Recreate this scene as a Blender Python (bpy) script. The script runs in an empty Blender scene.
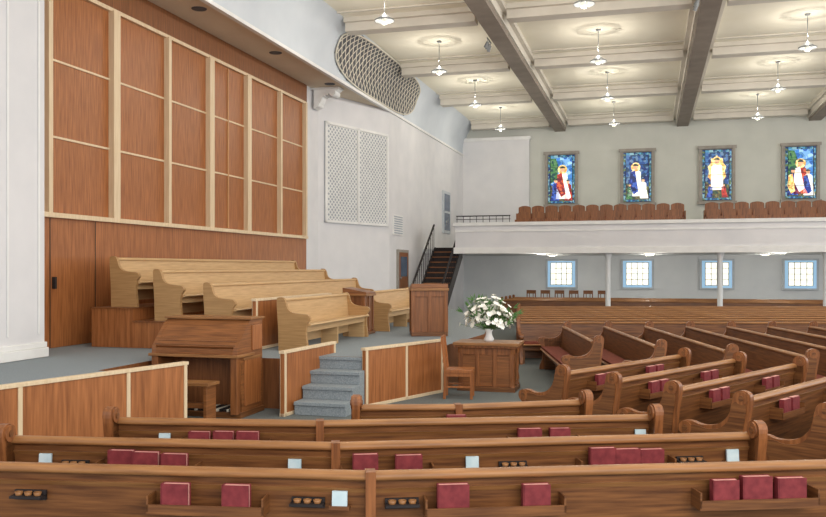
import bpy, math, random
from mathutils import Vector, Matrix
random.seed(4)
F=845.0; CA=math.cos(math.radians(15.64)); SA=math.sin(math.radians(15.64))
EYE=2.1
def W(X,Y): return (CA*X-SA*Y, SA*X+CA*Y)      # camera-aligned plan -> room plan
def lin(r,g,b):
    def f(c):
        c/=255.0
        return c/12.92 if c<=0.04045 else ((c+0.055)/1.055)**2.4
    return (f(r),f(g),f(b),1)
# ------------------------------------------------ materials
def newmat(name,rough=.6,spec=.3):
    m=bpy.data.materials.new(name); m.use_nodes=True
    nt=m.node_tree; b=nt.nodes['Principled BSDF']
    b.inputs['Roughness'].default_value=rough
    b.inputs['Specular IOR Level'].default_value=spec
    return m,nt,b
def noisy(name,c1,c2,scale=(1,1,1),nscale=5,rough=.7,detail=4,spec=.3,bump=0,metal=0):
    m,nt,b=newmat(name,rough,spec)
    b.inputs['Metallic'].default_value=metal
    tc=nt.nodes.new('ShaderNodeTexCoord'); mp=nt.nodes.new('ShaderNodeMapping')
    mp.inputs['Scale'].default_value=scale
    n=nt.nodes.new('ShaderNodeTexNoise'); n.inputs['Scale'].default_value=nscale; n.inputs['Detail'].default_value=detail
    r=nt.nodes.new('ShaderNodeValToRGB'); r.color_ramp.elements[0].position=.3; r.color_ramp.elements[1].position=.7
    r.color_ramp.elements[0].color=c1; r.color_ramp.elements[1].color=c2
    L=nt.links
    L.new(tc.outputs['Object'],mp.inputs['Vector']); L.new(mp.outputs['Vector'],n.inputs['Vector'])
    L.new(n.outputs['Fac'],r.inputs['Fac']); L.new(r.outputs['Color'],b.inputs['Base Color'])
    if bump:
        bp=nt.nodes.new('ShaderNodeBump'); bp.inputs['Strength'].default_value=bump; bp.inputs['Distance'].default_value=.02
        L.new(n.outputs['Fac'],bp.inputs['Height']); L.new(bp.outputs['Normal'],b.inputs['Normal'])
    return m
def woodm(name,c1,c2,d='h',rough=.42,spec=.4):
    sc=(1.2,1.2,22) if d=='h' else (14,14,.9)
    return noisy(name,c1,c2,sc,2.2,rough,6,spec,.08)
M={}
M['wall']=noisy('plaster_white',lin(214,214,216),lin(224,223,224),nscale=1.2,rough=.9)
M['wallback']=noisy('plaster_sage',lin(196,198,190),lin(206,207,199),nscale=1.0,rough=.9)
M['wallunder']=noisy('plaster_pale',lin(214,218,220),lin(224,227,228),nscale=1.0,rough=.9)
M['ceil']=noisy('ceiling_cream',lin(238,232,212),lin(244,239,222),nscale=.8,rough=.9)
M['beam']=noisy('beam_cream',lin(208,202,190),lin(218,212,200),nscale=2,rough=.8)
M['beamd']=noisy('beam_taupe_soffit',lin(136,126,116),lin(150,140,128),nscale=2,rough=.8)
M['cove']=noisy('cove_plaster',lin(200,207,214),lin(212,218,224),nscale=.8,rough=.85)
M['soffit']=noisy('soffit_cream',lin(214,200,178),lin(224,211,190),nscale=.8,rough=.85)
M['panel']=woodm('wood_oak_panel',lin(134,80,42),lin(178,114,66),'v')
M['panel2']=woodm('wood_oak_dark_panel',lin(110,68,40),lin(146,94,56),'v')
M['cross']=woodm('wood_mid_trim',lin(186,136,90),lin(202,154,106),'v')
M['trimw']=woodm('wood_pale_trim',lin(214,190,154),lin(228,208,176),'v',.5)
M['pew']=woodm('wood_pew_brown',lin(84,50,28),lin(134,88,50),'h',.42,.4)
M['pewcap']=woodm('wood_pew_cap',lin(126,84,48),lin(164,116,70),'h',.42,.4)
M['pewend']=woodm('wood_pew_end',lin(104,62,34),lin(154,98,56),'v',.4,.4)
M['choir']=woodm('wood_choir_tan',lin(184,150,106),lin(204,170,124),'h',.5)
M['choird']=woodm('wood_choir_end_tan',lin(160,122,78),lin(184,146,98),'h',.5)  # darker tan of the choir pew ends
M['desk']=woodm('wood_furniture',lin(110,68,38),lin(152,98,56),'h',.4)
M['chair']=woodm('wood_chair_orange',lin(134,80,42),lin(170,106,58),'v',.4)
M['carpet']=noisy('carpet_blue_grey',lin(122,132,138),lin(154,162,166),nscale=60,rough=1,bump=.2)
M['floor']=noisy('floor_carpet_grey',lin(92,98,98),lin(116,122,120),nscale=40,rough=.95)
M['dark']=noisy('dark_iron',lin(34,30,30),lin(48,42,42),nscale=8,rough=.6)
M['metal']=noisy('lamp_metal',lin(120,124,124),lin(146,148,148),nscale=6,rough=.4)
M['white']=noisy('white_paint',lin(226,226,224),lin(236,236,234),nscale=3,rough=.7)
M['darkgrey']=noisy('lattice_backing',lin(90,90,94),lin(106,106,110),nscale=3,rough=.9)  # dark grey behind the cove lattice and on the soffit discs
M['grback']=noisy('grille_backing',lin(166,172,182),lin(176,182,190),nscale=3,rough=.9)
M['lat']=noisy('lattice_strip',lin(214,208,192),lin(224,218,204),nscale=3,rough=.8)
M['red']=noisy('hymnal_cover_red',lin(108,38,44),lin(134,54,58),nscale=20,rough=.6)
M['pages']=noisy('hymnal_pages',lin(196,140,132),lin(214,160,150),nscale=20,rough=.9)
M['cush']=noisy('seat_cushion_maroon',lin(112,56,44),lin(132,70,54),nscale=20,rough=.9)
M['card']=noisy('paper_card',lin(176,200,208),lin(204,220,224),nscale=10,rough=.9)
M['petal']=noisy('petal_white',lin(240,238,226),lin(250,250,244),nscale=10,rough=.8)
M['leaf']=noisy('leaf_green',lin(62,98,52),lin(96,134,74),nscale=10,rough=.7)
M['frame']=noisy('window_frame_taupe',lin(146,140,132),lin(162,156,148),nscale=5,rough=.7)
M['frameb']=noisy('window_frame_grey',lin(186,192,198),lin(198,204,208),nscale=5,rough=.7)
M['sky']=noisy('glass_blue_dark',lin(70,84,104),lin(96,112,134),nscale=3,rough=.2)
def emis(name,c,s):
    m,nt,b=newmat(name,.4); b.inputs['Base Color'].default_value=c
    b.inputs['Emission Color'].default_value=c; b.inputs['Emission Strength'].default_value=s
    return m
M['globe']=emis('lamp_globe',lin(232,228,214),.3)
M['filldome']=emis('fill_dome_glow',lin(250,244,228),.6)  # glow of the added fill domes under the balcony
M['keys']=noisy('ivory_keys',lin(214,208,190),lin(226,220,204),nscale=8,rough=.4)
def glassvar(name,cols,scale=9,st=.9):
    m,nt,b=newmat(name,.3); N=nt.nodes; L=nt.links
    tc=N.new('ShaderNodeTexCoord'); v=N.new('ShaderNodeTexVoronoi'); v.inputs['Scale'].default_value=scale
    L.new(tc.outputs['Object'],v.inputs['Vector'])
    sp=N.new('ShaderNodeSeparateColor'); L.new(v.outputs['Color'],sp.inputs['Color'])
    r=N.new('ShaderNodeValToRGB'); r.color_ramp.interpolation='CONSTANT'; e=r.color_ramp.elements
    while len(e)<len(cols): e.new(.5)
    for i,c in enumerate(cols): e[i].position=i/len(cols); e[i].color=lin(*c)
    L.new(sp.outputs['Red'],r.inputs['Fac']); L.new(r.outputs['Color'],b.inputs['Base Color']); L.new(r.outputs['Color'],b.inputs['Emission Color'])
    b.inputs['Emission Strength'].default_value=st
    return m
M['gBorder']=glassvar('glass_border',[(30,60,110),(70,130,160),(40,90,110),(120,160,170),(24,44,90),(90,110,70)],11,.8)
M['gSky']=glassvar('glass_sky',[(60,120,190),(110,160,210),(40,90,160),(150,190,215),(80,130,170)],8,.9)
M['gNight']=glassvar('glass_night_blue',[(24,44,100),(36,70,130),(60,100,150),(30,60,90),(90,120,150)],9,.8)
M['gEarth']=glassvar('glass_earth',[(60,80,50),(40,64,60),(90,76,50),(60,50,60),(110,110,70)],10,.7)
M['gWhite']=glassvar('glass_white_robe',[(244,240,226),(226,226,222),(236,230,206),(210,216,224)],8,1.05)
M['gRed']=glassvar('glass_red_robe',[(170,50,44),(130,34,40),(190,90,60),(110,40,60)],9,.85)
M['gBlue']=glassvar('glass_blue_robe',[(30,50,130),(60,90,170),(24,36,90)],9,.85)
M['gGold']=glassvar('glass_gold',[(226,190,110),(240,214,150),(200,150,80)],12,1.0)
M['gSkin']=glassvar('glass_skin',[(222,176,140),(206,156,120)],12,.9)
M['gTree']=glassvar('glass_foliage',[(40,90,60),(70,120,70),(30,70,70),(90,130,90)],11,.75)
M['glassL']=glassvar('leaded_glass_cream',[(250,246,226),(240,242,228),(252,250,236),(232,238,228)],5,1.15)
M['glassB']=emis('glass_blue_border',lin(140,176,204),.75)
# ------------------------------------------------ mesh builder
class MB:
    def __init__(s): s.v=[];s.f=[];s.m=[];s.sm=[];s.mats=[];s.M=Matrix.Identity(4)
    def mi(s,k):
        if k not in s.mats: s.mats.append(k)
        return s.mats.index(k)
    def add(s,vs,fs,k,smooth=False):
        o=len(s.v); i=s.mi(k)
        for p in vs: s.v.append(s.M@Vector(p))
        for f in fs: s.f.append([o+j for j in f]); s.m.append(i); s.sm.append(smooth)
    def box(s,x0,x1,y0,y1,z0,z1,k):
        vs=[(x,y,z) for z in (z0,z1) for y in (y0,y1) for x in (x0,x1)]
        s.add(vs,[(0,2,3,1),(4,5,7,6),(0,1,5,4),(2,6,7,3),(0,4,6,2),(1,3,7,5)],k)
    def prism(s,pr,a0,a1,k,ax='x',smooth=False):
        f={'x':lambda a,p,q:(a,p,q),'y':lambda a,p,q:(p,a,q),'z':lambda a,p,q:(p,q,a)}[ax]
        n=len(pr); vs=[f(a0,p,q) for p,q in pr]+[f(a1,p,q) for p,q in pr]
        s.add(vs,[tuple(range(n))[::-1],tuple(range(n,2*n))],k)
        s.add(vs,[(i,(i+1)%n,n+(i+1)%n,n+i) for i in range(n)],k,smooth)
    def tube(s,p0,p1,r,k,seg=8,r1=None):
        p0=Vector(p0);p1=Vector(p1); d=(p1-p0).normalized()
        u=d.orthogonal().normalized(); w=d.cross(u); r1=r if r1 is None else r1
        vs=[]
        for P,R in ((p0,r),(p1,r1)):
            for i in range(seg):
                t=2*math.pi*i/seg; vs.append(P+u*R*math.cos(t)+w*R*math.sin(t))
        s.add(vs,[(i,(i+1)%seg,seg+(i+1)%seg,seg+i) for i in range(seg)],k,True)
        s.add(vs,[tuple(range(seg))[::-1],tuple(range(seg,2*seg))],k)
    def rev(s,pr,c,k,seg=20):
        vs=[]
        for r,z in pr:
            for i in range(seg):
                t=2*math.pi*i/seg; vs.append((c[0]+r*math.cos(t),c[1]+r*math.sin(t),c[2]+z))
        fs=[]
        for j in range(len(pr)-1):
            for i in range(seg):
                fs.append((j*seg+i,j*seg+(i+1)%seg,(j+1)*seg+(i+1)%seg,(j+1)*seg+i))
        s.add(vs,fs,k,True)
    def make(s,name,bevel=0):
        if not s.v: return None
        lo=[min(v[i] for v in s.v) for i in range(3)]; hi=[max(v[i] for v in s.v) for i in range(3)]
        o=Vector(((lo[0]+hi[0])/2,(lo[1]+hi[1])/2,lo[2]))
        me=bpy.data.meshes.new(name); me.from_pydata([v-o for v in s.v],[],s.f)
        for k in s.mats: me.materials.append(M[k])
        me.polygons.foreach_set('material_index',s.m); me.polygons.foreach_set('use_smooth',s.sm)
        me.update()
        import bmesh
        bm=bmesh.new(); bm.from_mesh(me); bmesh.ops.recalc_face_normals(bm,faces=bm.faces); bm.to_mesh(me); bm.free()
        ob=bpy.data.objects.new(name,me); ob.location=o; bpy.context.scene.collection.objects.link(ob)
        if bevel:
            bv=ob.modifiers.new('bevel','BEVEL'); bv.width=bevel; bv.segments=2; bv.limit_method='ANGLE'; bv.angle_limit=math.radians(50)
        return ob
def frameM(p0,p1,z=0):
    d=Vector((p1[0]-p0[0],p1[1]-p0[1],0)); L=d.length; d/=L; n=Vector((-d.y,d.x,0))
    m=Matrix(((d.x,n.x,0,p0[0]),(d.y,n.y,0,p0[1]),(0,0,1,z),(0,0,0,1)))
    return m,L
def cr(pts,n=4,closed=False):
    out=[];N=len(pts)
    rng=range(N if closed else N-1)
    for i in rng:
        if closed: a,b,c,d=[pts[(i+j)%N] for j in (-1,0,1,2)]
        else: a,b,c,d=pts[max(i-1,0)],pts[i],pts[i+1],pts[min(i+2,N-1)]
        for j in range(n):
            t=j/n
            out.append(tuple(.5*((2*b[q])+(-a[q]+c[q])*t+(2*a[q]-5*b[q]+4*c[q]-d[q])*t*t+(-a[q]+3*b[q]-3*c[q]+d[q])*t**3) for q in (0,1)))
    if not closed: out.append(pts[-1])
    return out
# ------------------------------------------------ room shell
m=MB(); m.box(-10.2,15,-2,39.5,-.15,0,'floor'); m.make('floor')
m=MB(); m.box(-9.98,-9.79,2,23.87,0,7.75,'wall'); m.make('wall_left')
m=MB(); m.box(-9.785,-9.68,23.0,23.87,0.75,7.45,'wall'); m.make('trim_wall_return')
m=MB(); m.M,L=frameM((-9.68,23.87),(-8.5,27.4)); m.box(0,L,0,.2,0,7.45,'wall'); m.make('wall_diagonal')
m=MB(); m.box(-8.7,-8.5,27.4,39.3,0,7.45,'wall'); m.make('wall_side')
m=MB(); m.box(-8.7,14.5,39.3,39.5,0,2.7,'wallunder'); m.box(-8.7,14.5,39.3,39.5,2.7,8.87,'wallback'); m.make('wall_back')
m=MB(); m.box(-8.5,-5.36,39.05,39.3,2.85,8.2,'wall'); m.box(-8.5,-5.3,39.0,39.3,8.05,8.2,'white'); m.make('trim_chimney_breast')
m=MB(); m.box(-7.95,14.5,-2,39.5,8.87,9.05,'ceil'); m.make('ceiling')
for i,a in enumerate((-3.96,1.41,6.78,12.1)):
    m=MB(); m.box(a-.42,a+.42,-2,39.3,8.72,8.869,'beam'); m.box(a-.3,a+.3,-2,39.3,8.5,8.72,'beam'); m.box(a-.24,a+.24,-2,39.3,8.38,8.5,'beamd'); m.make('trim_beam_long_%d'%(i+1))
for i,b in enumerate((5.6,11,16.4,21.8,27.2,32.6,38.6)):
    m=MB()
    for a0,a1 in ((-7.95,-4.38),(-3.54,.99),(1.83,6.36),(7.2,11.68)):
        m.box(a0,a1,b-.36,b+.36,8.74,8.869,'beam'); m.box(a0,a1,b-.22,b+.22,8.52,8.74,'beam')
        m.box(a0,a1,b+.8,b+.86,8.83,8.869,'beam'); m.box(a0,a1,b-.86,b-.8,8.83,8.869,'beam')
    m.make('trim_beam_cross_%d'%(i+1))
CP=cr([(-8.5,7.45),(-8.49,7.8),(-8.42,8.15),(-8.28,8.5),(-8.12,8.72),(-7.95,8.87)],4)
def cove_pt(t,b,off=0):
    x=t*(len(CP)-1); i=min(int(x),len(CP)-2); f=x-i
    p=(CP[i][0]*(1-f)+CP[i+1][0]*f, CP[i][1]*(1-f)+CP[i+1][1]*f)
    dx=CP[i+1][0]-CP[i][0]; dz=CP[i+1][1]-CP[i][1]; l=math.hypot(dx,dz)
    return (p[0]+dz/l*off,b,p[1]-dx/l*off)
m=MB(); n=len(CP)
vs=[(p,b,q) for b in (2,39.3) for p,q in CP]
m.add(vs,[(i,i+1,n+i+1,n+i) for i in range(n-1)],'cove',True)
m.box(-8.55,-8.44,2,39.3,7.38,7.46,'white'); m.make('trim_cove')
m=MB(); m.box(-9.78,-8.55,2,27.6,7.452,7.6,'soffit')
for b in (15.6,19.3,23.0):
    m.rev([(0,-.01),(.1,-.01),(.15,-.012),(.16,.0)],(-8.95,b,7.45),'darkgrey')
m.make('ceiling_soffit')
# lattice vent on cove
m=MB(); B0,B1=22.0,30.2
def inside(b,t):
    x=(b-(B0+B1)/2)/((B1-B0)/2); y=(t-.5)/.47
    return abs(x)**3+abs(y)**3<1
nb,ntt=60,14
for i in range(nb):
    for j in range(ntt):
        b0=B0+(B1-B0)*i/nb;b1=B0+(B1-B0)*(i+1)/nb;t0=j/ntt;t1=(j+1)/ntt
        if inside((b0+b1)/2,(t0+t1)/2):
            m.add([cove_pt(t0,b0,.02),cove_pt(t0,b1,.02),cove_pt(t1,b1,.02),cove_pt(t1,b0,.02)],[(0,1,2,3)],'darkgrey')
for sgn in (1,-1):
    for k in range(-8,40):
        c=B0+k*.3
        for j in range(24):
            t0=j/24;t1=(j+1)/24
            b0=c+sgn*(t0-.5)*1.5;b1=c+sgn*(t1-.5)*1.5
            if inside(b0,t0) and inside(b1,t1):
                w=.03
                m.add([cove_pt(t0,b0-w,.05),cove_pt(t0,b0+w,.05),cove_pt(t1,b1+w,.05),cove_pt(t1,b1-w,.05)],[(0,1,2,3)],'lat')
rim=[]
for q in range(72):
    a=2*math.pi*q/72; c_,s_=math.cos(a),math.sin(a)
    ex=lambda v:math.copysign(abs(v)**(2/3),v)
    rim.append(Vector(cove_pt(.5+.47*ex(s_),(B0+B1)/2+(B1-B0)/2*ex(c_),.05)))
for q in range(72): 
    if (rim[q]-rim[(q+1)%72]).length>1e-4: m.tube(rim[q],rim[(q+1)%72],.025,'lat',6)
m.make('lattice_vent_cove')
# pilaster left
m=MB(); m.box(-9.78,-8.87,9.95,10.88,.755,7.45,'wall')
m.box(-9.78,-8.80,9.87,10.89,.755,.9,'white'); m.box(-9.78,-8.83,9.9,10.89,.9,.98,'white'); m.box(-8.87,-8.85,10.08,10.12,1.1,7.2,'white'); m.box(-8.87,-8.85,10.72,10.76,1.1,7.2,'white')
m.make('trim_pilaster_left',.01)
# wood screen
m=MB()
m.box(-9.78,-9.68,10.9,22.98,.755,2.98,'panel'); m.box(-9.78,-9.72,10.9,22.98,2.98,6.95,'panel')
m.box(-9.78,-9.66,10.9,22.98,6.95,7.45,'panel2')
m.box(-9.72,-9.6,10.9,22.95,2.95,3.03,'trimw'); m.box(-9.72,-9.64,10.9,22.95,6.88,6.95,'trimw')
posts=[11.93,13.75,15.57,17.33,19.2,21.1,22.84]
for i,b in enumerate(posts):
    w=.05 if i not in (1,3,4) else .1
    m.box(-9.72,-9.6,b-w,b+w,3.03,6.9,'trimw')
for i in range(6):
    for z in (4.32,5.62): m.box(-9.72,-9.70,posts[i]+.07,posts[i+1]-.07,z-.018,z+.018,'trimw')
c=(posts[3]+posts[4])/2
m.box(-9.72,-9.69,c-.02,c+.02,3.05,6.86,'cross')
for b in (12.0,13.2): m.box(-9.68,-9.675,b-.01,b+.01,.76,2.94,'dark')
m.box(-9.68,-9.62,12.05,12.1,1.75,1.95,'dark'); m.make('wood_panel_screen')
# corbel
m=MB(); pr=cr([(0,0),(.12,.06),(.22,.2),(.3,.36),(.5,.44),(.72,.5),(.72,.6),(0,.6)],3)
m.M=Matrix.Translation((-9.6,23.35,6.83)); m.prism(pr,0,.35,'white','y'); m.tube((.6,-.03,.44),(.6,.38,.44),.1,'white',14); m.tube((.1,-.03,.12),(.1,.38,.12),.08,'white',14)
for q in range(4): m.tube((.22+q*.1,-.02,.34+q*.03),(.22+q*.1,.37,.34+q*.03),.035,'white',8)
m.box(-.08,.8,-.05,.4,.56,.61,'white'); m.make('trim_corbel',.008)
# diagonal grille
m=MB(); m.M,L=frameM((-9.68,23.87),(-8.5,27.4))
x0,x1,z0,z1=.3,L-.15,3.5,6.6
m.box(x0,x1,-.03,-.001,z0,z1,'grback')
for a0,a1,c0,c1 in ((x0,x0+.08,z0,z1),(x1-.08,x1,z0,z1),(x0,x1,z0,z0+.08),(x0,x1,z1-.08,z1),((x0+x1)/2-.04,(x0+x1)/2+.04,z0,z1)):
    m.box(a0,a1,-.08,-.03,c0,c1,'white')
def strip(xa,za,xb,zb,w,y,k):
    d=Vector((xb-xa,0,zb-za)); 
    if d.length<.02: return
    d.normalize(); q=Vector((-d.z,0,d.x))*w
    P=[Vector((xa,y,za)),Vector((xb,y,zb))]
    m.add([P[0]-q,P[0]+q,P[1]+q,P[1]-q],[(0,1,2,3)],k)
H=z1-z0
for k in range(-40,60):
    xs=x0+k*.16
    t0=max(0,x0-xs);t1=min(H,x1-xs)
    if t1>t0: strip(xs+t0,z0+t0,xs+t1,z0+t1,.022,-.05,'white')
    xs2=xs; t0=max(0,xs2-x1);t1=min(H,xs2-x0)
    if t1>t0: strip(xs2-t0,z0+t0,xs2-t1,z0+t1,.022,-.052,'white')
m.make('organ_grille_screen')
m=MB(); m.box(-8.499,-8.46,27.75,28.9,3.25,3.95,'white')
for i in range(8): m.box(-8.46,-8.45,27.82,28.83,3.3+i*.08,3.34+i*.08,'grback')
m.make('wall_vent')
m=MB(); m.box(-8.499,-8.42,34.9,36.2,3.6,5.4,'frameb'); m.box(-8.43,-8.41,35.05,36.05,3.72,5.28,'sky'); m.box(-8.42,-8.39,35.05,36.05,4.46,4.54,'frameb'); m.make('window_side')
m=MB(); m.box(-8.499,-8.42,28.2,29.5,.76,2.75,'frame'); m.box(-8.43,-8.41,28.3,29.4,.76,2.65,'panel2'); m.box(-8.41,-8.405,28.45,29.25,1.8,2.5,'sky'); m.tube((-8.41,28.4,1.75),(-8.37,28.4,1.75),.04,'metal'); m.make('door_1')
# ---- stained glass windows: figures leaded from flat panes
def fig(m,a,z0,x,zb,h,robe,lean=0,mantle=None,halo=True,y=39.183):
    """standing robed figure of pane glass"""
    w=h*.2
    body=[(x-w,zb),(x+w,zb),(x+w*.8+lean,zb+h*.45),(x+w*.75+lean,zb+h*.74),(x+w*.3+lean,zb+h*.82),(x-w*.3+lean,zb+h*.82),(x-w*.75+lean,zb+h*.74),(x-w*.8+lean,zb+h*.4)]
    P=lambda pts,yy:[(a+p,yy,z0+q) for p,q in pts]
    def face(pts,k,yy): m.add(P(pts,yy),[tuple(range(len(pts)))],k)
    face(body,robe,y)
    if mantle: face([(x-w*.8+lean,zb+h*.74),(x-w*.1+lean,zb+h*.8),(x+w*.5,zb+h*.15),(x-w*.2,zb+h*.05),(x-w*.9,zb+h*.35)],mantle,y-.002)
    hz=zb+h*.9; r=h*.075
    if halo: face([(x+lean+r*1.9*math.cos(t),hz+r*1.9*math.sin(t)) for t in [i*math.pi/6 for i in range(12)]],'gGold',y-.001)
    face([(x+lean+r*math.cos(t),hz+r*1.2*math.sin(t)) for t in [i*math.pi/5 for i in range(10)]],'gSkin',y-.003)
    face([(x+lean+r*1.15*math.cos(t),hz+r*.4+r*1.0*math.sin(t)) for t in [i*math.pi/6 for i in range(7)]],'gEarth',y-.004)
WA=[-3.9,-.53,2.84,6.21,9.6]
for i,a in enumerate(WA):
    m=MB(); w=.75; z0,z1=4.95,7.42
    m.box(a-w,a+w,39.22,39.299,z0,z1,'frame'); 
    for q in (-1,1): m.box(a+q*(w-.06)-.06,a+q*(w-.06)+.06,39.14,39.22,z0,z1,'frame')
    m.box(a-w-.06,a+w+.06,39.12,39.22,z1-.1,z1+.03,'frame'); m.box(a-w-.06,a+w+.06,39.08,39.22,z0-.05,z0+.07,'frame')
    m.box(a-.6,a+.6,39.2,39.218,z0+.12,z1-.14,'gBorder')
    B=z0+.22; Ht=2.0
    bg=['gSky','gNight','gNight','gSky','gNight'][i]
    m.box(a-.5,a+.5,39.19,39.2,B,B+Ht,bg)
    m.add([(a-.5,39.187,B),(a+.5,39.187,B),(a+.5,39.187,B+.55),(a+.2,39.187,B+.7),(a-.1,39.187,B+.5),(a-.5,39.187,B+.75)],[tuple(range(6))],'gEarth')
    if i in (0,3):
        m.add([(a-.5,39.186,B+.8),(a-.2,39.186,B+1.0),(a-.12,39.186,B+1.6),(a-.25,39.186,B+1.95),(a-.5,39.186,B+1.98)],[tuple(range(5))],'gTree')
    if i==0:
        fig(m,a,B,.05,.1,1.5,'gWhite',0,'gRed'); fig(m,a,B,-.3,.02,1.0,'gBlue',.05,None,False); fig(m,a,B,.34,.02,.95,'gRed',-.04,'gWhite',False)
    elif i==1:
        fig(m,a,B,-.1,.15,1.45,'gWhite',.03,'gBlue'); fig(m,a,B,.3,.05,.9,'gWhite',-.05,None,False); fig(m,a,B,-.36,.02,.7,'gTree',.04,None,False)
    elif i==2:
        m.add([(a+.4*math.cos(t*math.pi/10)*(1 if t%2 else .8),39.1865,B+1.15+.72*math.sin(t*math.pi/10)*(1 if t%2 else .85)) for t in range(20)],[tuple(range(20))],'gGold')
        fig(m,a,B,0,.35,1.4,'gWhite',0,'gWhite'); fig(m,a,B,-.33,.02,.6,'gBlue',.05,None,False); fig(m,a,B,.33,.02,.6,'gRed',-.05,None,False)
    else:
        fig(m,a,B,.0,.1,1.45,'gRed',0,'gWhite'); fig(m,a,B,-.33,.05,1.15,'gBlue',.04,'gGold',False); fig(m,a,B,.33,.03,1.1,'gWhite',-.04,'gBlue',False)
    for q in (-.5,.5): m.box(a+q-.012,a+q+.012,39.165,39.178,z0+.12,z1-.14,'dark')
    for q in range(5): zz=z0+.12+q*(z1-z0-.26)/4; m.box(a-.6,a+.6,39.168,39.177,zz-.008,zz+.008,'dark')
    m.make('window_%d'%(i+1))
    m=MB(); z0,z1=1.15,2.5
    m.box(a-.72,a+.72,39.2,39.299,z0,z1,'frameb')
    m.box(a-.62,a+.62,39.19,39.2,z0+.08,z1-.08,'glassB'); m.box(a-.48,a+.48,39.18,39.19,z0+.18,z1-.16,'glassL')
    for q in (-.48,-.24,0,.24,.48): m.box(a+q-.013,a+q+.013,39.165,39.18,z0+.18,z1-.16,'frame')
    for q in range(0,5): zz=z0+.19+q*.25; m.box(a-.48,a+.48,39.165,39.18,zz-.012,zz+.012,'frame')
    m.make('window_%d'%(i+11))
# ------------------------------------------------ balcony
m=MB()
m.box(-6.8,14,30.0,39.3,2.66,2.85,'wallunder'); m.box(-8.5,-6.8,31.7,39.0,2.66,2.85,'wallunder')
m.box(-6.8,14,29.98,30.15,2.66,3.66,'wall'); m.box(-6.8,-6.65,30.15,31.7,2.66,3.66,'wall')
m.box(-6.85,14,29.9,30.2,3.62,3.74,'white'); m.box(-6.85,14,29.92,29.98,2.62,2.84,'white'); m.box(-6.8,14,29.95,29.98,3.4,3.46,'white')
m.box(-6.6,14,31.3,32.4,2.85,3.05,'carpet'); m.box(-6.6,14,32.4,33.4,2.85,3.35,'carpet'); m.box(-6.6,14,33.4,39.0,2.85,3.65,'carpet')
m.make('balcony')
m=MB()
for i in range(9): a=-6.75+i*.24; m.tube((a,30.06,3.74),(a,30.06,3.98),.012,'dark',6)
m.tube((-6.78,30.06,3.98),(-4.8,30.06,3.98),.02,'dark'); m.tube((-6.78,30.06,3.86),(-4.8,30.06,3.86),.012,'dark'); m.make('balcony_railing')
for u in (608,720,826):
    k=(u-413)/F; Y=30.25/(SA*k+CA); X=k*Y; a,b=W(X,Y)
    m=MB(); m.rev([(.16,0),(.16,.12),(.09,.16),(.085,2.45),(.11,2.5),(.14,2.56),(.14,2.655)],(a,b,0),'wallunder'); m.make('balcony_column')
# stair to balcony
m=MB()
for i in range(14):
    z=.195*(i+1); b=28.0+i*.26
    m.box(-7.95,-6.95,b,b+.3,z-.04,z,'desk'); m.box(-7.95,-6.95,b+.26,b+.28,z-.04,z+.155,'dark')
for a in (-8.0,-6.95):
    m.prism([(28.0,0),(28.3,0),(31.7,2.5),(31.7,2.9),(31.5,2.85),(27.95,.25)],a,a+.05,'dark','x')
for a in (-7.98,-6.92):
    m.box(a-.05,a+.05,27.85,27.95,0,1.25,'dark')
    m.tube((a,27.9,1.1),(a,31.5,3.75),.04,'dark')
    for i in range(14): b=28.1+i*.26; z=.195*(i+1); m.tube((a,b,z),(a,b,z+.9),.014,'dark',6)
m.make('balcony_staircase')
# ------------------------------------------------ platform
out=[(-9.78,3.2),(-7.2,3.6),(-6.84,5.0),(-5.68,9.36),(-7.0,9.6),(-7.0,11.6),(-5.3,11.6),(-5.03,11.6),(-4.93,12.12),(-4.2,12.12),(-3.46,13.85),(-3.25,17),(-4,22),(-6.2,27),(-8.1,29.2),(-8.5,29.6),(-8.5,27.4),(-9.68,23.87),(-9.78,23.87)]
m=MB(); n=len(out)
vs=[(p,q,z) for z in (0,.75) for p,q in out]
m.add(vs,[tuple(range(n))[::-1]],'panel2'); m.add(vs,[tuple(range(n,2*n))],'carpet'); m.add(vs,[(i,(i+1)%n,n+(i+1)%n,n+i) for i in range(n)],'panel2')
m.make('platform_stage')
m=MB()
for i in range(4): m.box(-4.9,-4.12,11.2+.3*i,12.11,.1875*i,.1875*(i+1)-(.003 if i==3 else 0),'carpet')
for i in range(4): m.box(-4.9,-4.12,11.17+.3*i,11.2+.3*i,.1875*(i+1)-.05,.1875*(i+1)-.001,'carpet')
m.make('carpeted_steps',.01)
def rail(name,p0,p1,z0,z1,divs):
    m=MB(); m.M,L=frameM(p0,p1); t=.03
    m.box(0,L,-t,t,z0,z1-.02,'panel')
    m.box(-.02,L+.02,-.045,.045,z1-.04,z1,'trimw'); m.box(0,L,-.042,.042,z0,z0+.05,'trimw')
    for d in divs: m.box(d*L-.025,d*L+.025,-.042,.042,z0,z1-.04,'trimw')
    return m.make(name,.004)
rail('modesty_panel',(-6.78,4.98),(-5.6,9.42),0,.93,[.006,.2,.5,.8,.994])
rail('modesty_panel',(-4.99,10.98),(-4.86,12.66),0,.93,[.02,.98])
rail('modesty_panel',(-4.13,12.02),(-3.39,13.9),0,.9,[.015,.5,.985])
rail('choir_rail',(-6.2,12.55),(-6.2,15.9),.755,1.6,[.01,.33,.66,.99])
m=MB()
m.box(-9.2,-8.4,12.45,20.7,.755,1.41,'panel'); m.box(-8.4,-7.4,12.45,20.7,.755,1.19,'panel'); m.box(-7.4,-6.36,12.45,20.7,.755,.97,'panel')
m.box(-9.2,-8.38,12.42,20.7,1.41,1.43,'panel2'); m.box(-8.38,-7.38,12.42,20.7,1.19,1.21,'panel2'); m.box(-7.38,-6.36,12.42,20.7,.97,.99,'panel2'); m.make('choir_riser')
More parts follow.
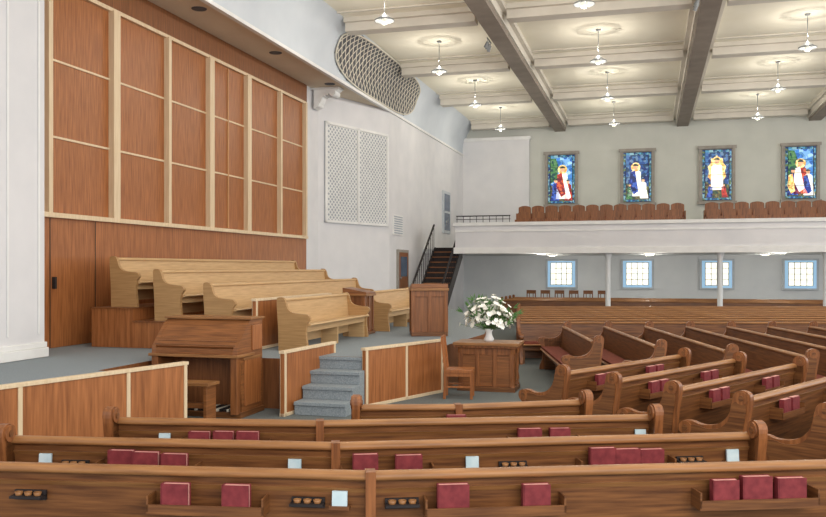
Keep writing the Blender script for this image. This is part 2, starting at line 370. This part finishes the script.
# ------------------------------------------------ pews
ENDP=cr([(-.07,0),(-.075,.4),(-.10,.7),(-.13,.88),(-.12,.97),(-.05,1.0),(.02,.97),(.04,.9),(.08,.76),(.18,.67),(.33,.645),(.44,.67),(.54,.65),(.56,.57),(.50,.50),(.46,.4),(.47,.2),(.52,.08),(.53,0)],3)
ENDI=[(-.02+ (p+.02)*.8+.02, .5+(q-.5)*.8) for p,q in ENDP]
ENDC=cr([(-.03,0),(-.04,.4),(-.06,.7),(-.06,.84),(-.02,.87),(.05,.86),(.09,.8),(.13,.68),(.22,.62),(.36,.60),(.48,.585),(.52,.52),(.47,.45),(.45,.3),(.47,.1),(.48,0)],3)
def row_u(pts,u):
    k=(u-413)/F
    for i in range(len(pts)-1):
        (x0,y0),(x1,y1)=pts[i],pts[i+1]
        den=(x1-x0)-k*(y1-y0)
        if abs(den)<1e-6: continue
        t=(k*y0-x0)/den
        if 0<=t<=1: return i,t*math.hypot(x1-x0,y1-y0)
    return None
def pew(pts,z=0,k=('pew','pewcap','pewend'),h=.9,e0=True,e1=True,racks=(),cush=False,name='church_pew',choir=False):
    m=MB(); a,c,e=k
    for s in range(len(pts)-1):
        m.M,L=frameM(pts[s],pts[s+1],z)
        m.prism([(0.085,.1),(0.115,.1),(0.045,h-.03),(0.012,h-.03)],0,L,a)
        m.prism(cr([(-.012,h-.05),(.06,h-.05),(.068,h-.02),(.045,h),(.005,h),(-.018,h-.02)],2,True),0,L,c,'x',True)
        m.prism([(.02,h-.13),(.03,h-.13),(.02,h-.10),(.0,h-.10)],0,L,c)
        m.prism([(.10,.38),(.50,.40),(.52,.42),(.50,.44),(.10,.415)],0,L,c)
        if cush: m.box(.03,L-.03,.13,.49,.43,.48,'cush')
        m.box(0,L,.40,.425,.3,.40,a); 
        q=max(2,int(L/1.3))
        for i in range(q+1):
            x=min(max(L*i/q,.03),L-.03); m.box(x-.02,x+.02,.1,.42,0,.39,a)
        def end(x0,x1):
            if choir:
                m.prism(ENDC,x0,x1,e); return
            m.prism(ENDP,x0,x1,e); m.prism(ENDI,x0-.012 if x0<0 else x0,x1 if x0<0 else x1+.012,a)
            m.tube((x0-.014,-.05,.93),(x1+.014,-.05,.93),.06,e,14); m.tube((x0-.014,.49,.60),(x1+.014,.49,.60),.065,e,14)
            m.tube((x0-.022,-.05,.93),(x1+.022,-.05,.93),.025,a,10); m.tube((x0-.022,.49,.60),(x1+.022,.49,.60),.028,a,10)
        if s==0 and e0: end(-.065,0)
        if s==len(pts)-2 and e1: end(L,L+.065)
        if s>0:
            m.prism([(-.03,.1),(.1,.1),(.07,h+.005),(-.03,h+.005)],-.03,.03,e)
        for (si,x,n) in racks:
            if si==s:
                w=.11*n+.06
                m.box(x-w,x+w,-.1,.035,.64,.655,a); m.box(x-w,x+w,-.1,-.09,.655,.70,a)
                m.box(x-w,x-w+.012,-.1,.035,.655,.75,a); m.box(x+w-.012,x+w,-.1,.035,.655,.75,a)
    return m.make(name)
def row(ptsXY,groups=(),cards=(),cups=(),e0=True,e1=True):
    R=[W(*p) for p in ptsXY]; racks=[]; hy=MB(); cd=MB(); cp=MB()
    for g in groups:
        loc=[row_u(ptsXY,u) for u in g]; loc=[l for l in loc if l]
        if not loc: continue
        s=loc[0][0]; xs=[l[1] for l in loc if l[0]==s]
        racks.append((s,sum(xs)/len(xs),(max(xs)-min(xs))/.22+1))
        hy.M,_=frameM(R[s],R[s+1])
        for x in xs:
            w=.085+random.uniform(-.008,.008); y=-.07+random.uniform(-.01,.008); zt=.825+random.uniform(-.012,.012)
            hy.box(x-w,x+w,y-.012,y-.004,.657,zt,'red'); hy.box(x-w,x+w,y+.034,y+.042,.657,zt,'red'); hy.box(x-w-.004,x-w+.004,y-.012,y+.042,.657,zt,'red')
            hy.box(x-w+.006,x+w-.006,y-.004,y+.034,.66,zt-.003,'pages')
    for u in cards:
        l=row_u(ptsXY,u)
        if l:
            cd.M,_=frameM(R[l[0]],R[l[0]+1]); x=l[1]
            cd.add([(x-.045,-.02,.70),(x+.045,-.02,.70),(x+.045,-.012,.785),(x-.045,-.012,.785),(x-.045,.0,.70),(x+.045,.0,.70),(x+.045,.005,.785),(x-.045,.005,.785)],[(0,1,2,3),(4,5,6,7),(3,2,6,7),(0,3,7,4),(1,2,6,5)],'card')
            cd.box(x-.06,x+.06,-.035,.03,.68,.70,'pew')
    for u in cups:
        l=row_u(ptsXY,u)
        if l:
            cp.M,_=frameM(R[l[0]],R[l[0]+1]); x=l[1]
            cp.box(x-.1,x+.1,-.06,.02,.70,.715,'dark')
            for q in (-.06,0,.06): cp.rev([(.02,0),(.025,.02),(.018,.02),(.016,.0)],(x+q,-.02,.715),'pewcap',10)
            cp.box(x-.1,x+.1,.0,.02,.68,.74,'dark')
    pew(R,racks=racks,e0=e0,e1=e1)
    hy.make('hymnal_books'); cd.make('pew_cards'); cp.make('communion_cup_holder')
row([(-3.6,5.3),(-.25,4.97),(3.3,5.33)],[(180,240),(452,534),(720,752,785)],(340,),(30,308,402))
row([(-2.85,6.02),(-.53,5.79),(2.45,6.15)],[(125,150,178),(365,408),(600,624,648)],(46,295,472,732),(75,513,690))
row([(-2.36,6.76),(-.73,6.63),(1.93,6.9)],[(202,226,250),(528,558)],(165,640),())
row([(-.46,7.4),(.4,7.42),(1.52,7.68)],[(456,486)],(),())
for k in range(6):
    x,y=1.7+.42*k,9.7-.68*k; L=(4.0+.26*k)/1.414
    ang=math.radians(45); p=[(x,y),(x+L*math.cos(ang),y+L*math.sin(ang))]
    R=[W(*q) for q in p]; rk=[(0,L*.3,2),(0,L*.72,2)]
    pew(R,racks=rk)
    hy=MB(); hy.M,_=frameM(*R)
    for c in (L*.3,L*.72):
        for dx in (-.11,.11):
            hy.box(c+dx-.085,c+dx+.085,-.08,-.03,.657,.82,'red')
            hy.box(c+dx-.08,c+dx+.08,-.076,-.034,.82,.823,'pages')
    hy.make('hymnal_books')
for k in range(9):
    p=[(3.0+.8*k,13.9-.78*k),(3.15+.85*k,17.5)]
    pew([W(*q) for q in p],cush=True)
for j in range(9):
    Y=18.9+.95*j; X0=(520-413)/F*Y
    pew([W(13.2,Y-.0),W(X0,Y+.0)],cush=(j<3))
for j in range(4):
    b=32.0+.95*j; pew([(9.5,b),(-5.4,b)])
def seatrow(a0,a1,b,z):
    m=MB(); n=int((a1-a0)/.52); w=(a1-a0)/n
    for i in range(n):
        x=a0+i*w
        m.M=Matrix.Translation((x,b,z))
        pr=cr([(.03,.36),(.02,.8),(.06,.9),(w/2,.945),(w-.06,.9),(w-.02,.8),(w-.03,.36)],3)
        m.prism(pr,-.03,.03,'pewend','y')
        m.box(.04,w-.04,-.42,-.04,.40,.46,'cush')
        m.box(-.025,.025,-.4,.03,0,.62,'pewend')
    m.box(w-.025,w+.025,-.4,.03,0,.62,'pewend')
    m.make('balcony_seat_row')
for j,(b,z) in enumerate(((31.95,3.05),(32.95,3.35),(33.95,3.65))):
    seatrow(-4.9-.1*j,1.1+.1*j,b,z+.002); seatrow(2.0,9.5,b,z+.002)
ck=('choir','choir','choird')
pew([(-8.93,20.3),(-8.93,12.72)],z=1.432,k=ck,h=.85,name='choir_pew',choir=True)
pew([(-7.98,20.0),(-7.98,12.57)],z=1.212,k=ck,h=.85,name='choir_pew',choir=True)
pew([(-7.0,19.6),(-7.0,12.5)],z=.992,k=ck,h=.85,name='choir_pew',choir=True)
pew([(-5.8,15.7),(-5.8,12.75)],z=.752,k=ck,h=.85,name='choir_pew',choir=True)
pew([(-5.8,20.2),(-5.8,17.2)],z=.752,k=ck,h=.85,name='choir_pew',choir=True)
# ------------------------------------------------ organ console
m=MB(); m.M=Matrix.Translation((-6.84,10.6,0))
side=[(.12,0),(.8,0),(.8,1.36),(.42,1.36),(.30,1.28),(.02,1.0),(.0,.88),(.1,.84),(.14,.7),(.12,.4),(.16,.12)]
m.prism(side,0,.06,'desk'); m.prism(side,1.28,1.34,'desk')
m.box(-.03,1.37,.38,.83,1.36,1.39,'pewcap')
m.prism([(.02,1.0),(.30,1.27),(.42,1.36),(.42,1.33),(.32,1.24),(.05,.97)],.03,1.31,'desk')
for i in range(7):
    t=i/7; y=.03+.37*t; z=1.005+.33*t; m.box(.04,1.30,y,y+.02,z+.004,z+.02,'pew')
m.box(-.03,1.37,-.04,.5,.85,.89,'pewcap'); m.box(.06,1.28,.0,.06,.89,.97,'desk')
m.box(.06,1.28,.5,.54,.1,.86,'panel2'); m.box(.06,1.28,.77,.8,.05,1.36,'panel2')
m.box(-.02,1.36,.08,.84,0,.08,'pew'); m.box(1.34,1.355,.22,.72,.15,.8,'panel'); m.box(1.34,1.36,.18,.76,.8,.84,'pewcap'); m.box(1.34,1.36,.45,.75,.92,1.28,'panel')
m.box(0,.1,.0,.12,.06,.86,'pewend'); m.box(1.24,1.34,.0,.12,.06,.86,'pewend')
for i in range(20): m.box(.12+i*.056,.15+i*.056,.1,.5,.08,.12,'dark' if i%3 else 'keys')
m.make('organ_console',.006)
m=MB(); m.M=Matrix.Translation((-6.75,10.08,0))
m.box(0,1.1,0,.32,.52,.56,'pewcap'); m.box(.04,.09,.03,.29,0,.52,'desk'); m.box(1.01,1.06,.03,.29,0,.52,'desk'); m.box(.09,1.01,.13,.17,.2,.28,'desk'); m.make('organ_bench',.006)
# ------------------------------------------------ pulpit
m=MB(); m.M=Matrix.Translation((-4.27,16.4,.752))@Matrix.Rotation(math.radians(20),4,'Z')
m.box(-.36,.36,-.28,.28,0,.08,'pew'); m.box(-.32,.32,-.24,.24,.08,.9,'panel2'); 
for x in (-.32,0,.32): m.box(x-.035,x+.035,-.265,-.24,.08,.9,'pewend')
for y in (-.24,.24): 
    for x in (-.335,.335): m.box(x-.03,x+.03,y-.03,y+.03,.05,.92,'pewend')
m.box(-.32,.32,-.26,-.24,.78,.9,'pewend'); m.box(-.38,.38,-.3,.3,.9,.95,'pewcap'); m.prism([(-.3,.95),(.3,.95),(.3,.98),(-.28,1.04),(-.3,1.04)],-.36,.36,'desk'); m.make('pulpit',.006)
m=MB(); m.M=Matrix.Translation((-5.72,16.35,.752))
m.box(-.25,.25,-.3,.3,0,.06,'pew'); m.box(-.2,.2,-.27,.27,.06,.78,'panel2')
for y in (-.26,0,.26): m.box(.2,.22,y-.03,y+.03,.06,.78,'pewend')
for x in (-.18,.18): m.box(x-.03,x+.03,-.29,-.27,.06,.78,'pewend')
m.box(-.26,.26,-.33,.33,.78,.82,'pewcap'); m.prism([(-.25,.82),(.25,.82),(.25,.86),(-.25,.95)],-.3,.3,'desk','y'); m.make('lectern',.005)
# communion table
m=MB(); m.M=Matrix.Translation((-2.68,14.45,0))
m.box(-.5,.5,-.3,.3,0,.08,'pew'); m.box(-.44,.44,-.25,.25,.08,.74,'desk')
for x in (-.44,-.15,.15,.44): m.box(x-.035,x+.035,-.275,-.25,.08,.74,'pewend')
for y in (-.24,.24):
    for x in (-.45,.45): m.rev([(.045,.08),(.03,.14),(.045,.2),(.028,.3),(.04,.45),(.028,.6),(.045,.66),(.045,.74)],(x,y,0),'pewend',12)
m.box(-.44,.44,-.27,-.25,.62,.74,'pewend'); m.box(.44,.455,-.2,.2,.16,.62,'panel2')
m.box(-.53,.53,-.33,.33,.74,.78,'pewend'); m.box(-.56,.56,-.36,.36,.78,.83,'pewcap'); m.make('communion_table',.006)
# flowers
m=MB(); m.M=Matrix.Translation((-2.68,14.45,.831))
m.rev([(0,0),(.07,0),(.09,.04),(.06,.1),(.05,.16),(.085,.22),(.075,.22),(.04,.16),(0,.15)],(0,0,0),'white',18)
for i in range(250):
    th=random.uniform(0,2*math.pi); ph=math.acos(random.uniform(-.25,1)); r=random.uniform(.5,1.1)
    P=Vector((.46*r*math.sin(ph)*math.cos(th),.34*r*math.sin(ph)*math.sin(th),.36+.42*r*math.cos(ph)))
    if i%2==0: m.tube((0,0,.18),P,.004,'leaf',4)
    nrm=(P-Vector((0,0,.2))).normalized(); u=nrm.orthogonal().normalized(); w=nrm.cross(u)
    if i%6==3:
        for q in range(3):
            d=(nrm+Vector((random.uniform(-.8,.8),random.uniform(-.8,.8),random.uniform(-.5,.8)))).normalized(); s2=d.orthogonal().normalized()*.018
            m.add([P,P+d*.07+s2,P+d*.15,P+d*.07-s2],[(0,1,2,3)],'leaf')
    else:
        s=random.uniform(.04,.065)
        for q in range(6):
            a=q*math.pi/3+random.random()*.3
            d=(u*math.cos(a)+w*math.sin(a)); e=(u*-math.sin(a)+w*math.cos(a))*s*.38
            m.add([P,P+d*s*.6+e+nrm*s*.25,P+d*s+nrm*s*.35,P+d*s*.6-e+nrm*s*.25],[(0,1,2,3)],'petal')
m.make('flower_arrangement')
# chair (faces +a)
m=MB(); m.M=Matrix.Translation((-2.98,13.42,0))@Matrix.Rotation(math.radians(-90+8),4,'Z')
m.box(-.23,.23,-.22,.24,.42,.47,'chair')
for x in (-.2,.2):
    m.box(x-.022,x+.022,.19,.235,0,.42,'chair')
    m.prism([(-.24,0),(-.2,0),(-.18,.45),(-.24,1.0),(-.28,1.0),(-.225,.45)],x-.022,x+.022,'chair')
    m.box(x-.015,x+.015,-.19,.2,.18,.21,'chair'); m.box(x-.015,x+.015,-.19,.2,.36,.42,'chair')
m.box(-.2,.2,.2,.22,.34,.42,'chair'); m.box(-.2,.2,-.28,-.25,.88,1.0,'chair'); m.box(-.2,.2,-.25,-.22,.58,.64,'chair')
for x in (-.1,0,.1): m.prism([(-.24,.6),(-.22,.6),(-.25,.92),(-.27,.92)],x-.02,x+.02,'chair')
m.make('side_chair',.004)
for i in range(6):
    m=MB(); m.M=Matrix.Translation((-4.9+i*.6,36.2,0))
    m.box(-.2,.2,-.2,.2,.42,.46,'desk')
    for x in (-.18,.18):
        for y in (-.18,.18): m.box(x-.02,x+.02,y-.02,y+.02,0,.42 if y<0 else 1.1,'desk')
    m.box(-.2,.2,.165,.195,1.0,1.15,'desk'); m.box(-.2,.2,.165,.195,.7,.78,'desk')
    for x in (-.08,.08): m.box(x-.015,x+.015,.17,.19,.46,1.0,'desk')
    m.make('side_chair_rear')
# ------------------------------------------------ lamps
def light(name,loc,e,r=.2,col=(1,.94,.84)):
    l=bpy.data.lights.new(name,'POINT'); l.energy=e; l.shadow_soft_size=r; l.color=col
    o=bpy.data.objects.new(name,l); o.location=loc; bpy.context.scene.collection.objects.link(o); return o
for b in (13.7,19.1,24.5,29.9,35.3):
    for a in (-6.05,-1.4,4.05,9.4):
        m=MB(); c=(a,b,0)
        m.tube((a,b,8.1),(a,b,8.87),.01,'metal',6); m.rev([(.0,8.87),(.08,8.868),(.06,8.83),(.0,8.82)],c,'metal',12)
        m.rev([(.02,8.14),(.06,8.1),(.16,8.02),(.235,7.98),(.24,7.95),(.2,7.95),(.04,8.04)],c,'metal',20)
        m.rev([(.0,7.86),(.05,7.87),(.075,7.91),(.08,7.95),(.06,8.0),(.0,8.01)],c,'globe',14)
        m.make('pendant_lamp')
        light('pendant_light',(a,b,7.45),58,.03)
        light('pendant_uplight',(a,b,8.3),22,.03)
for a in (-4,0,4.5,9):  # added domes and point lights to brighten the area under the balcony
    for b in (32.5,36.5):
        m=MB(); m.rev([(0,-.05),(.12,-.045),(.2,-.02),(.21,0)],(a,b,2.658),'filldome',18); m.make('added_fill_dome')
        light('underbalcony_fill',(a,b,2.3),42,.03)
for (a,b) in ((-4.3,23.0),(1.1,20.6)):
    m=MB()
    for i in range(3):
        m.tube((a,b+i*.22,8.42),(a,b+i*.22,8.34),.01,'metal',6); m.tube((a,b+i*.22,8.34),(a-.08,b+i*.22+.05,8.2),.035,'metal',10,.05)
    m.tube((a,b-.05,8.43),(a,b+.5,8.43),.02,'metal',6); m.make('spotlight_track')
def area(name,loc,rot,sx,sy,e,col=(1,.96,.9)):
    l=bpy.data.lights.new(name,'AREA'); l.shape='RECTANGLE'; l.size=sx; l.size_y=sy; l.energy=e; l.color=col
    o=bpy.data.objects.new(name,l); o.location=loc; o.rotation_euler=rot; bpy.context.scene.collection.objects.link(o)
area('ceiling_wash',(1,9,8.3),(0,0,0),10,9,480)
area('room_fill',(5,-1.5,5.5),(math.radians(80),0,math.radians(22)),9,5,800)
area('nave_fill',(12.5,18,4.5),(0,math.radians(90),0),6,18,600)
w=bpy.data.worlds.new('World'); bpy.context.scene.world=w; w.use_nodes=True
w.node_tree.nodes['Background'].inputs[0].default_value=(.97,.96,1,1); w.node_tree.nodes['Background'].inputs[1].default_value=1.3
cam=bpy.data.cameras.new('camera'); co=bpy.data.objects.new('camera',cam); bpy.context.scene.collection.objects.link(co)
co.location=(0,0,EYE); co.rotation_euler=(math.radians(90),0,math.radians(15.64)); cam.lens=36*F/826; cam.sensor_width=36; cam.shift_y=9.5/826
bpy.context.scene.camera=co
bpy.context.scene.view_settings.view_transform='Standard'
